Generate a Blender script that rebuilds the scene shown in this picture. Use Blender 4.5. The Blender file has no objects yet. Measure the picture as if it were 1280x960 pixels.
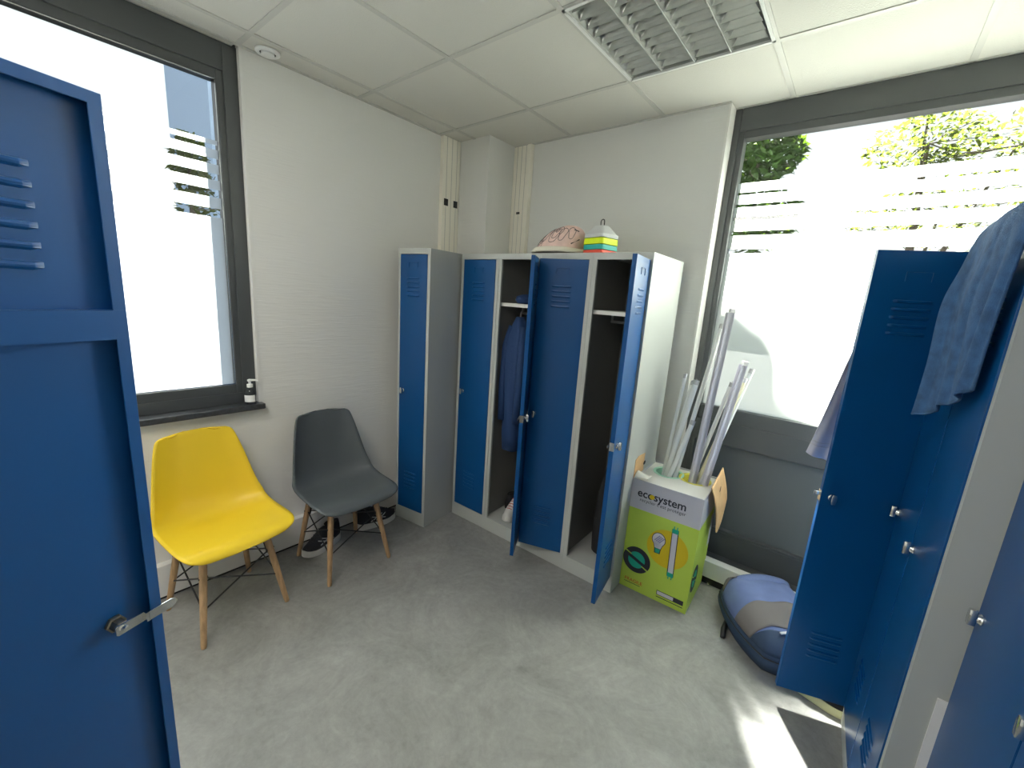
import bpy, bmesh, math, random
from mathutils import Vector, Matrix
random.seed(7)
C = bpy.context.scene.collection
PI = math.pi
H = 2.584                      # ceiling height
XL = -0.165                    # left wall face
YB = 1.054                     # back wall face
XR = 3.06                      # right wall face
YF = -3.0                      # wall behind the photographer

# ------------------------------------------------------------------ materials
def mat(name, col, rough=.5, metal=0., spec=.5, coat=0., bump=None, var=None, trans=0., sheen=0., emit=None):
    m = bpy.data.materials.new(name); m.use_nodes = True
    nt = m.node_tree; b = nt.nodes['Principled BSDF']
    b.inputs['Base Color'].default_value = (*col, 1)
    b.inputs['Roughness'].default_value = rough
    b.inputs['Metallic'].default_value = metal
    b.inputs['Specular IOR Level'].default_value = spec
    b.inputs['Coat Weight'].default_value = coat
    b.inputs['Coat Roughness'].default_value = .32
    b.inputs['Transmission Weight'].default_value = trans
    b.inputs['Sheen Weight'].default_value = sheen
    if emit:
        b.inputs['Emission Color'].default_value = (*emit[0], 1); b.inputs['Emission Strength'].default_value = emit[1]
    tc = nt.nodes.new('ShaderNodeTexCoord')
    def noise(scale, detail=4, stretch=(1, 1, 1)):
        mp = nt.nodes.new('ShaderNodeMapping'); mp.inputs['Scale'].default_value = stretch
        n = nt.nodes.new('ShaderNodeTexNoise'); n.inputs['Scale'].default_value = scale; n.inputs['Detail'].default_value = detail
        nt.links.new(tc.outputs['Object'], mp.inputs['Vector']); nt.links.new(mp.outputs['Vector'], n.inputs['Vector'])
        return n
    if var:                    # (scale, dark factor, light factor, stretch)
        n = noise(var[0], 6, var[3] if len(var) > 3 else (1, 1, 1))
        r = nt.nodes.new('ShaderNodeValToRGB')
        r.color_ramp.elements[0].position = .32; r.color_ramp.elements[1].position = .68
        r.color_ramp.elements[0].color = (*[c*var[1] for c in col], 1)
        r.color_ramp.elements[1].color = (*[min(1, c*var[2]) for c in col], 1)
        nt.links.new(n.outputs['Fac'], r.inputs['Fac']); nt.links.new(r.outputs['Color'], b.inputs['Base Color'])
    if bump:                   # (scale, strength, distance, stretch)
        n = noise(bump[0], 3, bump[3] if len(bump) > 3 else (1, 1, 1))
        bp = nt.nodes.new('ShaderNodeBump'); bp.inputs['Strength'].default_value = bump[1]; bp.inputs['Distance'].default_value = bump[2]
        nt.links.new(n.outputs['Fac'], bp.inputs['Height']); nt.links.new(bp.outputs['Normal'], b.inputs['Normal'])
    return m

M = {}
M['wall'] = mat('wall_paint', (.79, .785, .755), .7, bump=(60, .45, .004, (1, .12, 1.6)))
M['wall_back'] = mat('wall_paint_back', (.74, .74, .715), .7, bump=(60, .35, .004, (.12, 1, 1.6)))
M['white_trim'] = mat('white_trim', (.80, .79, .76), .45)
M['cream_trim'] = mat('cream_trim', (.90, .865, .76), .5)
M['tile'] = mat('ceiling_tile', (.64, .625, .575), .9, bump=(170, .5, .003))
M['tbar'] = mat('ceiling_bar', (.52, .51, .475), .5)
M['blue'] = mat('blue_paint', (.001, .060, .205), .32, spec=.35, coat=.0, bump=(420, .06, .0006))
M['blue_dark'] = mat('blue_paint_inner', (.001, .070, .26), .40, spec=.5, coat=.5, bump=(420, .06, .0006))
M['grey'] = mat('grey_paint', (.44, .455, .435), .42, bump=(300, .05, .0006))
M['grey_shade'] = mat('grey_paint_shade', (.17, .17, .16), .5)  # darkened grey, stands for the shade inside open lockers
M['chrome'] = mat('chrome', (.82, .82, .80), .18, metal=1.)
M['brass'] = mat('dull_metal', (.30, .27, .22), .35, metal=1.)
M['anth'] = mat('anthracite', (.055, .060, .063), .42, bump=(300, .03, .0005))
M['anth_panel'] = mat('anthracite_panel', (.085, .096, .100), .38)
M['sill'] = mat('dark_stone', (.035, .037, .042), .3, var=(60, .7, 1.5))
M['yellow'] = mat('yellow_plastic', (.80, .56, .025), .40, spec=.4)
M['dgrey'] = mat('grey_plastic', (.085, .098, .106), .45, spec=.4)
M['wood'] = mat('beech_wood', (.40, .25, .13), .5, var=(14, .75, 1.2, (6, 6, .6)))
M['black'] = mat('black_metal', (.012, .012, .014), .45)
M['rubber'] = mat('black_rubber', (.01, .01, .01), .8)
M['blackcloth'] = mat('black_cloth', (.012, .012, .014), .9, bump=(220, .4, .002))
M['soleW'] = mat('white_sole', (.66, .65, .62), .6)
M['mesh_black'] = mat('black_mesh', (.014, .015, .02), .85, bump=(500, .5, .001))
M['stripe'] = mat('light_stripe', (.5, .5, .5), .5)
M['card'] = mat('kraft_card', (.60, .38, .19), .8, var=(20, .92, 1.08))
M['boxgreen'] = mat('box_green', (.44, .60, .075), .55)
M['boxgrey'] = mat('box_grey', (.52, .52, .56), .6)
M['boxwhite'] = mat('box_white', (.78, .78, .74), .6)
M['mint'] = mat('mint_print', (.45, .78, .62), .6)
M['yprint'] = mat('yellow_print', (.72, .68, .10), .6)
M['amber'] = mat('amber_print', (.62, .47, .005), .55)
M['ink'] = mat('ink_print', (.02, .022, .035), .6)
M['ink_red'] = mat('ink_red', (.5, .10, .02), .6)
M['teal'] = mat('teal_print', (.005, .36, .25), .55)
M['lilac'] = mat('lilac_print', (.24, .24, .42), .55)
M['palegrey'] = mat('pale_print', (.58, .58, .64), .55)
M['tubeglass'] = mat('tube_glass', (.88, .90, .88), .22, spec=.6)
M['tubecap'] = mat('tube_cap', (.5, .5, .5), .35, metal=.8)
M['batten'] = mat('white_batten', (.70, .70, .76), .35, bump=(90, .6, .004, (1, 1, 3)))
M['creamtube'] = mat('cream_tube', (.74, .70, .48), .3)
M['towel'] = mat('blue_towel', (.036, .098, .225), .95, sheen=.0, bump=(500, .8, .002), var=(35, .8, 1.25))
M['whitecloth'] = mat('white_cloth', (.62, .62, .72), .9, bump=(260, .3, .002))
M['jacket'] = mat('navy_jacket', (.008, .035, .12), .8, bump=(60, .3, .004))
M['bagblue'] = mat('bag_blue', (.115, .16, .33), .75, bump=(400, .35, .0012), var=(9, .85, 1.15))
M['bagnavy'] = mat('bag_navy', (.018, .04, .085), .75, bump=(400, .3, .0012))
M['baggrey'] = mat('bag_grey', (.15, .135, .13), .8, bump=(400, .35, .0012))
M['bagsky'] = mat('bag_sky', (.16, .27, .42), .75, bump=(400, .3, .0012))
M['pink'] = mat('pink_cloth', (.80, .58, .52), .9, bump=(300, .3, .001), var=(24, .9, 1.1))
M['cream'] = mat('cream_cloth', (.80, .76, .64), .9)
M['coneW'] = mat('cone_grey', (.62, .64, .64), .5)
M['coneY'] = mat('cone_yellow', (.68, .86, .0), .5)
M['coneT'] = mat('cone_teal', (.02, .42, .38), .5)
M['coneR'] = mat('cone_red', (.75, .08, .04), .5)
M['wplastic'] = mat('white_plastic', (.85, .85, .83), .35)
M['alu'] = mat('louvre_alu', (.50, .51, .49), .33, metal=.65)
M['alu_edge'] = mat('louvre_edge', (.85, .85, .82), .25, metal=.4)
M['dark'] = mat('dark_opening', (.02, .02, .018), .8)
M['redcloth'] = mat('red_cloth', (.45, .03, .03), .8)
M['paleshoe'] = mat('pale_yellow_rubber', (.72, .72, .42), .5)
M['leaf'] = mat('leaf_green', (.018, .05, .005), .6, var=(3, .6, 1.6))
M['leafy'] = mat('leaf_yellow', (.05, .065, .008), .6, var=(3, .7, 1.4))
M['bark'] = mat('bark', (.10, .08, .06), .9)
M['ground'] = mat('paving', (.014, .014, .013), .9, var=(2, .85, 1.1))
M['facade'] = mat('pale_blue_facade', (.45, .58, .78), .8)
for k in ('leaf', 'leafy'):    # leaves let some light through
    nt = M[k].node_tree; b = nt.nodes['Principled BSDF']; out = nt.nodes['Material Output']
    t = nt.nodes.new('ShaderNodeBsdfTranslucent'); t.inputs['Color'].default_value = (.045, .085, .006, 1) if k == 'leaf' else (.10, .135, .016, 1)
    mx = nt.nodes.new('ShaderNodeMixShader'); mx.inputs[0].default_value = .5
    nt.links.new(b.outputs[0], mx.inputs[1]); nt.links.new(t.outputs[0], mx.inputs[2]); nt.links.new(mx.outputs[0], out.inputs['Surface'])

def glass_mat(name, tint=(.94, .97, .97)):
    m = bpy.data.materials.new(name); m.use_nodes = True; nt = m.node_tree; nt.nodes.clear()
    o = nt.nodes.new('ShaderNodeOutputMaterial'); t = nt.nodes.new('ShaderNodeBsdfTransparent'); g = nt.nodes.new('ShaderNodeBsdfGlossy')
    t.inputs[0].default_value = (*tint, 1); g.inputs['Roughness'].default_value = .02
    mx = nt.nodes.new('ShaderNodeMixShader'); mx.inputs[0].default_value = .05; nt.links.new(t.outputs[0], mx.inputs[1]); nt.links.new(g.outputs[0], mx.inputs[2]); nt.links.new(mx.outputs[0], o.inputs[0])
    return m
def film_mat(name, col, clear, fwd=.0):
    m = bpy.data.materials.new(name); m.use_nodes = True; nt = m.node_tree; nt.nodes.clear()
    o = nt.nodes.new('ShaderNodeOutputMaterial'); t = nt.nodes.new('ShaderNodeBsdfTransparent'); l = nt.nodes.new('ShaderNodeBsdfTranslucent'); d = nt.nodes.new('ShaderNodeBsdfDiffuse')
    l.inputs[0].default_value = (*col, 1); d.inputs[0].default_value = (.7, .72, .72, 1)
    m1 = nt.nodes.new('ShaderNodeMixShader'); m1.inputs[0].default_value = .12
    rf = nt.nodes.new('ShaderNodeBsdfRefraction'); rf.inputs['Color'].default_value = (*col, 1); rf.inputs['Roughness'].default_value = .62; rf.inputs['IOR'].default_value = 1.35
    m0 = nt.nodes.new('ShaderNodeMixShader'); m0.inputs[0].default_value = fwd
    nt.links.new(l.outputs[0], m0.inputs[1]); nt.links.new(rf.outputs[0], m0.inputs[2])
    nt.links.new(m0.outputs[0], m1.inputs[1]); nt.links.new(d.outputs[0], m1.inputs[2])
    m2 = nt.nodes.new('ShaderNodeMixShader'); m2.inputs[0].default_value = clear
    nt.links.new(m1.outputs[0], m2.inputs[1]); nt.links.new(t.outputs[0], m2.inputs[2]); nt.links.new(m2.outputs[0], o.inputs[0])
    return m
M['glass'] = glass_mat('window_glass')
M['film'] = film_mat('frosted_film', (.90, .95, .90), .14)  # green tint puts the tree shade into the film colour
M['film_sky_tint'] = film_mat('frosted_film_sky_tint', (.90, .95, .99), .10, .0)  # blue tint puts skylight and shade into the left film's colour
M['clear'] = glass_mat('clear_plastic', (.95, .96, .97))

def floor_mat():
    m = bpy.data.materials.new('grey_vinyl'); m.use_nodes = True; nt = m.node_tree; b = nt.nodes['Principled BSDF']
    tc = nt.nodes.new('ShaderNodeTexCoord')
    def nz(s, d, r=.55, dist=0):
        n = nt.nodes.new('ShaderNodeTexNoise'); n.inputs['Scale'].default_value = s; n.inputs['Detail'].default_value = d; n.inputs['Roughness'].default_value = r
        n.inputs['Distortion'].default_value = dist
        nt.links.new(tc.outputs['Object'], n.inputs['Vector']); return n
    a = nz(3.2, 10, .74, .9); c = nz(34, 6, .65, .5)
    mx = nt.nodes.new('ShaderNodeMix'); mx.data_type = 'FLOAT'; mx.inputs[0].default_value = .28
    nt.links.new(a.outputs['Fac'], mx.inputs[2]); nt.links.new(c.outputs['Fac'], mx.inputs[3])
    r = nt.nodes.new('ShaderNodeValToRGB'); e = r.color_ramp.elements
    e[0].position = .34; e[0].color = (.19, .19, .183, 1); e[1].position = .66; e[1].color = (.345, .343, .33, 1)
    nt.links.new(mx.outputs[0], r.inputs['Fac']); nt.links.new(r.outputs['Color'], b.inputs['Base Color'])
    b.inputs['Roughness'].default_value = .48; b.inputs['Specular IOR Level'].default_value = .45
    bp = nt.nodes.new('ShaderNodeBump'); bp.inputs['Strength'].default_value = .15; bp.inputs['Distance'].default_value = .002
    nt.links.new(c.outputs['Fac'], bp.inputs['Height']); nt.links.new(bp.outputs['Normal'], b.inputs['Normal'])
    return m
M['floor'] = floor_mat()

# ------------------------------------------------------------------ mesh helpers
class MB:
    def __init__(s): s.bm = bmesh.new()
    def box(s, x0, x1, y0, y1, z0, z1, mx=None, bev=0):
        b2 = bmesh.new()
        vs = [b2.verts.new((x, y, z)) for x in (x0, x1) for y in (y0, y1) for z in (z0, z1)]
        for f in ((0,1,3,2),(4,6,7,5),(0,4,5,1),(2,3,7,6),(0,2,6,4),(1,5,7,3)): b2.faces.new([vs[i] for i in f])
        bmesh.ops.recalc_face_normals(b2, faces=b2.faces)
        if bev: bmesh.ops.bevel(b2, geom=b2.edges[:], offset=bev, segments=2, affect='EDGES', profile=.5)
        s._merge(b2, mx); return s
    def _merge(s, b2, mx=None):
        if mx is not None: b2.transform(mx)
        me = bpy.data.meshes.new('tmp'); b2.to_mesh(me); b2.free(); s.bm.from_mesh(me); bpy.data.meshes.remove(me)
    def prism(s, pts, z0, z1, mx=None, bev=0):       # polygon in xy, extruded along z
        b2 = bmesh.new()
        lo = [b2.verts.new((p[0], p[1], z0)) for p in pts]; hi = [b2.verts.new((p[0], p[1], z1)) for p in pts]
        n = len(pts); b2.faces.new(lo[::-1]); b2.faces.new(hi)
        for i in range(n): b2.faces.new((lo[i], lo[(i+1) % n], hi[(i+1) % n], hi[i]))
        bmesh.ops.recalc_face_normals(b2, faces=b2.faces)
        if bev: bmesh.ops.bevel(b2, geom=b2.edges[:], offset=bev, segments=2, affect='EDGES', profile=.5)
        s._merge(b2, mx); return s
    def tube(s, pts, r, seg=10, mx=None, caps=True):
        pts = [Vector(p) for p in pts]; b2 = bmesh.new(); rings = []
        rr = r if isinstance(r, (list, tuple)) else [r]*len(pts)
        up = None
        for i, p in enumerate(pts):
            d = (pts[min(i+1, len(pts)-1)]-pts[max(i-1, 0)]).normalized()
            if up is None:
                up = Vector((0, 0, 1)) if abs(d.z) < .9 else Vector((1, 0, 0))
            a = d.cross(up).normalized(); b = a.cross(d).normalized(); up = b
            rings.append([b2.verts.new(p+(a*math.cos(2*PI*k/seg)+b*math.sin(2*PI*k/seg))*rr[i]) for k in range(seg)])
        for i in range(len(rings)-1):
            for k in range(seg): b2.faces.new((rings[i][k], rings[i][(k+1) % seg], rings[i+1][(k+1) % seg], rings[i+1][k]))
        if caps: b2.faces.new(rings[0][::-1]); b2.faces.new(rings[-1])
        bmesh.ops.recalc_face_normals(b2, faces=b2.faces)
        s._merge(b2, mx); return s
    def lathe(s, prof, seg=24, mx=None):             # (r, z) profile about z
        b2 = bmesh.new(); rings = []
        for r, z in prof:
            rings.append([b2.verts.new((max(r, 1e-5)*math.cos(2*PI*k/seg), max(r, 1e-5)*math.sin(2*PI*k/seg), z)) for k in range(seg)])
        for i in range(len(rings)-1):
            for k in range(seg): b2.faces.new((rings[i][k], rings[i][(k+1) % seg], rings[i+1][(k+1) % seg], rings[i+1][k]))
        b2.faces.new(rings[0][::-1]); b2.faces.new(rings[-1])
        bmesh.ops.recalc_face_normals(b2, faces=b2.faces)
        s._merge(b2, mx); return s
    def grid(s, fn, nu, nv, mx=None, wrap=False):    # fn(u, v) -> point
        b2 = bmesh.new()
        vs = [[b2.verts.new(fn(i/nu, j/nv)) for j in range(nv+1)] for i in range(nu+(0 if wrap else 1))]
        n = len(vs)
        for i in range(nu):
            for j in range(nv):
                a = vs[i]; b = vs[(i+1) % n]
                b2.faces.new((a[j], b[j], b[j+1], a[j+1]))
        s._merge(b2, mx); return s
    def loft(s, rings, mx=None, caps=True):
        b2 = bmesh.new(); R = [[b2.verts.new(p) for p in r] for r in rings]; n = len(R[0])
        for i in range(len(R)-1):
            for k in range(n): b2.faces.new((R[i][k], R[i][(k+1) % n], R[i+1][(k+1) % n], R[i+1][k]))
        if caps: b2.faces.new(R[0][::-1]); b2.faces.new(R[-1])
        bmesh.ops.recalc_face_normals(b2, faces=b2.faces)
        s._merge(b2, mx); return s
    def build(s, name, m, parent=None, smooth=False, loc=None, solid=0, sub=0, angle=None, label=None):
        me = bpy.data.meshes.new(name); s.bm.to_mesh(me); s.bm.free()
        me.materials.append(m)
        if smooth:
            me.polygons.foreach_set('use_smooth', [True]*len(me.polygons))
            if angle is not None:
                try: me.set_sharp_from_angle(angle=angle)
                except Exception: pass
        o = bpy.data.objects.new(name, me); C.objects.link(o)
        if parent: o.parent = parent
        if loc: o.location = loc
        if sub:
            d = o.modifiers.new('sub', 'SUBSURF'); d.levels = sub; d.render_levels = sub
        if solid:
            d = o.modifiers.new('solid', 'SOLIDIFY'); d.thickness = solid; d.offset = 0
        if label: o['label'] = label
        return o
def tag(o, label, cat, group=None, kind=None):
    o['label'] = label; o['category'] = cat
    if group: o['group'] = group
    if kind: o['kind'] = kind
    return o
def thing(name, label, cat, loc=(0, 0, 0), rz=0, group=None):
    o = bpy.data.objects.new(name, None); C.objects.link(o); o.location = loc; o.rotation_euler = (0, 0, rz); o.empty_display_size = .1
    return tag(o, label, cat, group)
def struct(o): o['kind'] = 'structure'; return o
def smooth_lerp(pts, t):                                # Catmull-Rom through list of tuples
    n = len(pts)-1; x = min(max(t, 0), 1)*n; i = min(int(x), n-1); f = x-i
    p0 = pts[max(i-1, 0)]; p1 = pts[i]; p2 = pts[i+1]; p3 = pts[min(i+2, n)]
    return tuple(.5*((2*b)+(-a+c)*f+(2*a-5*b+4*c-d)*f*f+(-a+3*b-3*c+d)*f**3) for a, b, c, d in zip(p0, p1, p2, p3))
def text_mesh(txt, size, bold=0):
    cu = bpy.data.curves.new('t', 'FONT'); cu.body = txt; cu.size = size; cu.offset = bold; cu.resolution_u = 3
    o = bpy.data.objects.new('t', cu); C.objects.link(o); dg = bpy.context.evaluated_depsgraph_get()
    me = bpy.data.meshes.new_from_object(o.evaluated_get(dg)); bpy.data.objects.remove(o); bpy.data.curves.remove(cu); return me

# ------------------------------------------------------------------ room shell
struct(MB().box(XL-.4, XR+.4, YF-.1, 1.32, -.08, 0).build('floor', M['floor']))
# ceiling tiles, one recess left open for the luminaire
cb = MB(); bars = MB()
xs = [XL-.06] + [.6*i for i in range(0, 6) if .6*i < XR] + [XR]
ys = [YF] + [.6*j for j in range(-4, 2)] + [1.2]
for i in range(len(xs)-1):
    for j in range(len(ys)-1):
        if abs(xs[i]-1.2) < .01 and abs(ys[j]) < .01: continue
        cb.box(xs[i]+.008, xs[i+1]-.008, ys[j]+.008, ys[j+1]-.008, H+.004, H+.02)
cb.box(XL-.08, XR+.1, YF-.05, 1.2, H+.12, H+.16)
struct(cb.build('ceiling', M['tile']))
for x in xs[1:-1]: bars.box(x-.0115, x+.0115, YF, 1.17, H, H+.006)
for y in ys[1:-1]: bars.box(XL, XR, y-.0115, y+.0115, H+.0005, H+.0065)
bars.box(XL, XL+.02, YF, YB, H, H+.006); bars.box(XL, 1.545, YB-.02, YB, H, H+.006); bars.box(1.54, XR, 1.13, 1.15, H, H+.006)
struct(bars.build('trim_1', M['tbar']))
# left wall with the window opening (y -2.6..-.587, z .885..ceiling)
w = MB()
w.box(XL-.11, XL, -.587, 1.2, 0, H+.1); w.box(XL-.11, XL, YF, -.587, 0, .885); w.box(XL-.11, XL, YF, -2.6, .885, H+.1)
struct(w.build('wall_left', M['wall']))
w = MB(); w.box(XL-.11, 1.545, YB, 1.23, 0, H+.1); w.box(3.0, XR+.12, YB, 1.23, 0, H+.1)
struct(w.build('wall_back', M['wall_back']))
struct(MB().box(XR, XR+.12, YF, 1.3, 0, H+.1).build('wall_right', M['wall']))
struct(MB().box(XL-.16, XR+.12, YF-.12, YF, 0, H+.1).build('wall_front', M['wall']))
# boxed-in column in the corner (part of the shell)
struct(MB().box(-.165, .14, .775, YB+.02, 0, H+.02).build('wall_corner', M['wall_back']))
# white reveal linings
struct(MB().box(1.536, 1.5465, YB-.006, 1.152, 0, H).build('trim_2', M['white_trim']))
struct(MB().box(XL-.04, XL+.004, -.592, -.581, .91, H).build('trim_3', M['white_trim']))

# ---- left window
win = bpy.data.objects.new('window_1', None); C.objects.link(win); win.location = (-.21, -1.6, .91); struct(win)
f = MB()
ox, oy, oz = -.21, -1.6, .91
def wb(b, x0, x1, y0, y1, z0, z1, bev=.002): b.box(x0-ox, x1-ox, y0-oy, y1-oy, z0-oz, z1-oz, bev=bev)
wb(f, -.265, -.200, -.680, -.587, .912, H+.03)           # right jamb
wb(f, -.265, -.200, -2.60, -2.50, .912, H)
wb(f, -.265, -.200, -2.50, -.680, .912, 1.012)       # bottom rail
wb(f, -.265, -.200, -2.50, -.680, 2.43, H+.03)           # top rail
wb(f, -.200, -.192, -.652, -.587, .945, H)           # outer step of the frame
wb(f, -.200, -.192, -2.6, -.652, 2.468, H)
wb(f, -.200, -.192, -2.6, -.652, .912, .968)
f.build('window_frame', M['anth'], win)
g = MB(); wb(g, -.2085, -.205, -2.5, -.682, 1.014, 1.018, 0); wb(g, -.2085, -.205, -.6835, -.682, 1.014, 2.428, 0); wb(g, -.2085, -.205, -2.5, -.682, 2.426, 2.43, 0)
g.build('glazing_bead', M['chrome'], win)
g = MB(); wb(g, -.240, -.236, -2.5, -.680, 1.012, 2.43, 0); g.build('pane', M['glass'], win)
g = MB()
edges = [(2.155, 2.175), (2.095, 2.135), (2.028, 2.070), (1.957, 2.000), (1.872, 1.922), (1.012, 1.832)]
for z0, z1 in edges: g.grid(lambda u, v, z0=z0, z1=z1: Vector((-.2345-ox, -2.5+1.819*u-oy, z0+(z1-z0)*v-oz)), 1, 1)
g.build('frosted_film', M['film_sky_tint'], win)
s = MB(); s.box(-.20, -.118, -2.62, -.575, .883, .912, bev=.004)
struct(s.build('trim_4', M['sill']))
# ---- right window (full height, in the back wall)
win2 = bpy.data.objects.new('window_2', None); C.objects.link(win2); win2.location = (2.27, 1.17, 0); struct(win2)
ox, oy, oz = 2.27, 1.17, 0
f = MB()
wb(f, 1.545, 1.604, 1.150, 1.22, .10, H)             # left jamb
wb(f, 2.95, 3.02, 1.150, 1.22, .10, H)
wb(f, 1.604, 2.95, 1.150, 1.22, 2.44, H)             # head
wb(f, 1.604, 2.95, 1.150, 1.22, .80, 1.012)          # transom
wb(f, 1.604, 2.95, 1.150, 1.22, .10, .285)           # bottom rail
wb(f, 1.58, 2.95, 1.142, 1.150, 2.475, H); wb(f, 1.545, 1.578, 1.142, 1.150, .10, H)
wb(f, 1.58, 2.95, 1.142, 1.150, .80, .93); wb(f, 1.56, 2.97, 1.06, 1.150, .10, .125)
wb(f, 1.604, 2.95, 1.1465, 1.150, .262, .272, 0)
f.build('window_frame', M['anth'], win2)
g = MB(); wb(g, 1.604, 2.95, 1.182, 1.190, .285, .80, 0); g.build('lower_panel', M['anth_panel'], win2)
g = MB(); wb(g, 1.604, 2.95, 1.190, 1.194, 1.012, 2.44, 0); g.build('pane', M['glass'], win2)
g = MB()
for z0, z1 in ((2.183, 2.229), (2.123, 2.170), (2.058, 2.107), (1.985, 2.041), (1.891, 1.962), (1.012, 1.868)): g.grid(lambda u, v, z0=z0, z1=z1: Vector((1.605+1.345*u-ox, 1.1885-oy, z0+(z1-z0)*v-oz)), 1, 1)
g.build('frosted_film', M['film'], win2)

# ---- skirting trunking
def trunking(name, pts, m):                              # boxes
    b = MB()
    for p in pts: b.box(*p, bev=.003)
    return struct(b.build(name, m))
trunking('baseboard_left', [(XL, -.125, YF, .775, .014, .178)], M['white_trim'])
struct(MB().box(XL, -.135, YF, .775, 0, .014).build('gap_shade_left', M['rubber']))  # black strip painted in for the shaded gap under the trunking
trunking('baseboard_back', [(1.46, 2.97, .998, YB, .045, .146), (1.46, 2.97, 1.05, 1.075, .045, .10)], M['white_trim'])
struct(MB().box(1.46, 2.97, 1.01, YB, 0, .045).build('gap_shade_back', M['rubber']))  # black strip standing for the dark gap below the window trunking

# ---- vertical cable trunking in the corner
t = thing('cable_trunking', 'cream vertical cable trunking with two square cutouts, left of the corner column', 'trunking', (-.15, .695, 0))
b = MB(); b.box(-.015, .018, -.078, .078, .18, H, bev=.002)
b.build('trunking_cover', M['cream_trim'], t)
for dy in (-.046, .0, .046): MB().box(.0175, .0192, dy-.0016, dy+.0016, .18, H).build('groove', M['tbar'], t)
for dy in (-.062, .026): MB().box(.0175, .0205, dy, dy+.036, 2.145, 2.19).build('cutout', M['dark'], t)
t = thing('cable_trunking', 'cream vertical cable trunking with one small slot, right of the corner column', 'trunking', (.225, YB, 0))
b = MB(); b.box(-.083, .075, -.004, 0, 0, H); b.box(-.083, .045, -.022, 0, 0, H, bev=.002); b.box(.045, .075, -.035, 0, 0, H, bev=.002)
b.build('trunking_cover', M['cream_trim'], t)
for dx in (-.05, -.012, .026): MB().box(dx-.0016, dx+.0016, -.0232, -.0215, .0, H).build('groove', M['tbar'], t)
MB().box(-.03, 0, -.0245, -.0215, 2.135, 2.15).build('cutout', M['dark'], t)

# ------------------------------------------------------------------ ceiling things
lum = thing('ceiling_luminaire', 'square recessed ceiling light with grey louvred reflector, switched off', 'ceiling light', (1.5, .3, H))
b = MB()
b.box(-.29, .29, -.29, .29, .085, .09); b.box(-.292, -.288, -.29, .29, 0, .09); b.box(.288, .292, -.29, .29, 0, .09)
b.box(-.29, .29, -.292, -.288, 0, .09); b.box(-.29, .29, .288, .292, 0, .09)
b.build('housing', M['alu'], lum)
b = MB()
for a0, a1 in ((-.298, -.286), (.286, .298)):
    b.box(a0, a1, -.298, .298, -.003, .006); b.box(-.298, .298, a0, a1, -.003, .006)
b.build('luminaire_frame', M['wplastic'], lum)
b = MB()
for x in (-.284, -.142, 0, .142, .284):                   # parabolic side reflectors
    for sgn in (-1, 1):
        if abs(x) > .2 and sgn*x > 0: continue
        prof = [(x+sgn*.002, .002), (x+sgn*.008, .02), (x+sgn*.020, .04), (x+sgn*.034, .056), (x+sgn*.05, .066)]
        for k in range(4):
            p, q = prof[k], prof[k+1]
            b.grid(lambda u, v, p=p, q=q: Vector((p[0]+(q[0]-p[0])*u, -.288+.576*v, p[1]+(q[1]-p[1])*u)), 1, 1)
b.build('side_reflector', M['alu'], lum, smooth=False)
b = MB()
for x in (-.142, 0, .142): b.box(x-.002, x+.002, -.288, .288, -.001, .003)
b.build('louvre_spine', M['alu_edge'], lum)
b = MB()
for c0 in (-.213, -.071, .071, .213):
    for k in range(10):
        y = -.262+k*.058
        for sgn in (-1, 1):
            prof = [(y+sgn*.001, .004), (y+sgn*.004, .018), (y+sgn*.010, .034), (y+sgn*.018, .046)]
            for q in range(3):
                p0, p1 = prof[q], prof[q+1]; w0, w1 = .066-.012*q*.9, .066-.012*(q+1)*.9
                b.grid(lambda u, v, p0=p0, p1=p1, w0=w0, w1=w1: Vector((c0+(2*v-1)*(w0+(w1-w0)*u), p0[0]+(p1[0]-p0[0])*u, p0[1]+(p1[1]-p0[1])*u)), 1, 1)
b.build('cross_louvre', M['alu'], lum)
b = MB()
for c0 in (-.213, -.071, .071, .213): b.tube([(c0, -.28, .07), (c0, .28, .07)], .008, 8)
b.build('lamp_tube', M['tubeglass'], lum)

v = thing('ceiling_vent', 'small round white air vent set in the ceiling border by the left window', 'vent', (-.088, -.497, H))
MB().lathe([(.052, 0), (.052, -.006), (.046, -.010), (.034, -.010), (.034, 0)], 32).build('vent_ring', M['wplastic'], v, smooth=True, angle=.6)
MB().lathe([(.028, -.004), (.028, -.016), (.022, -.020), (.001, -.021)], 32).build('vent_disc', M['wplastic'], v, smooth=True, angle=.6)
MB().lathe([(.034, -.004), (.034, -.006), (.028, -.006), (.028, -.004)], 32).build('vent_gap', M['dark'], v)

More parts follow.
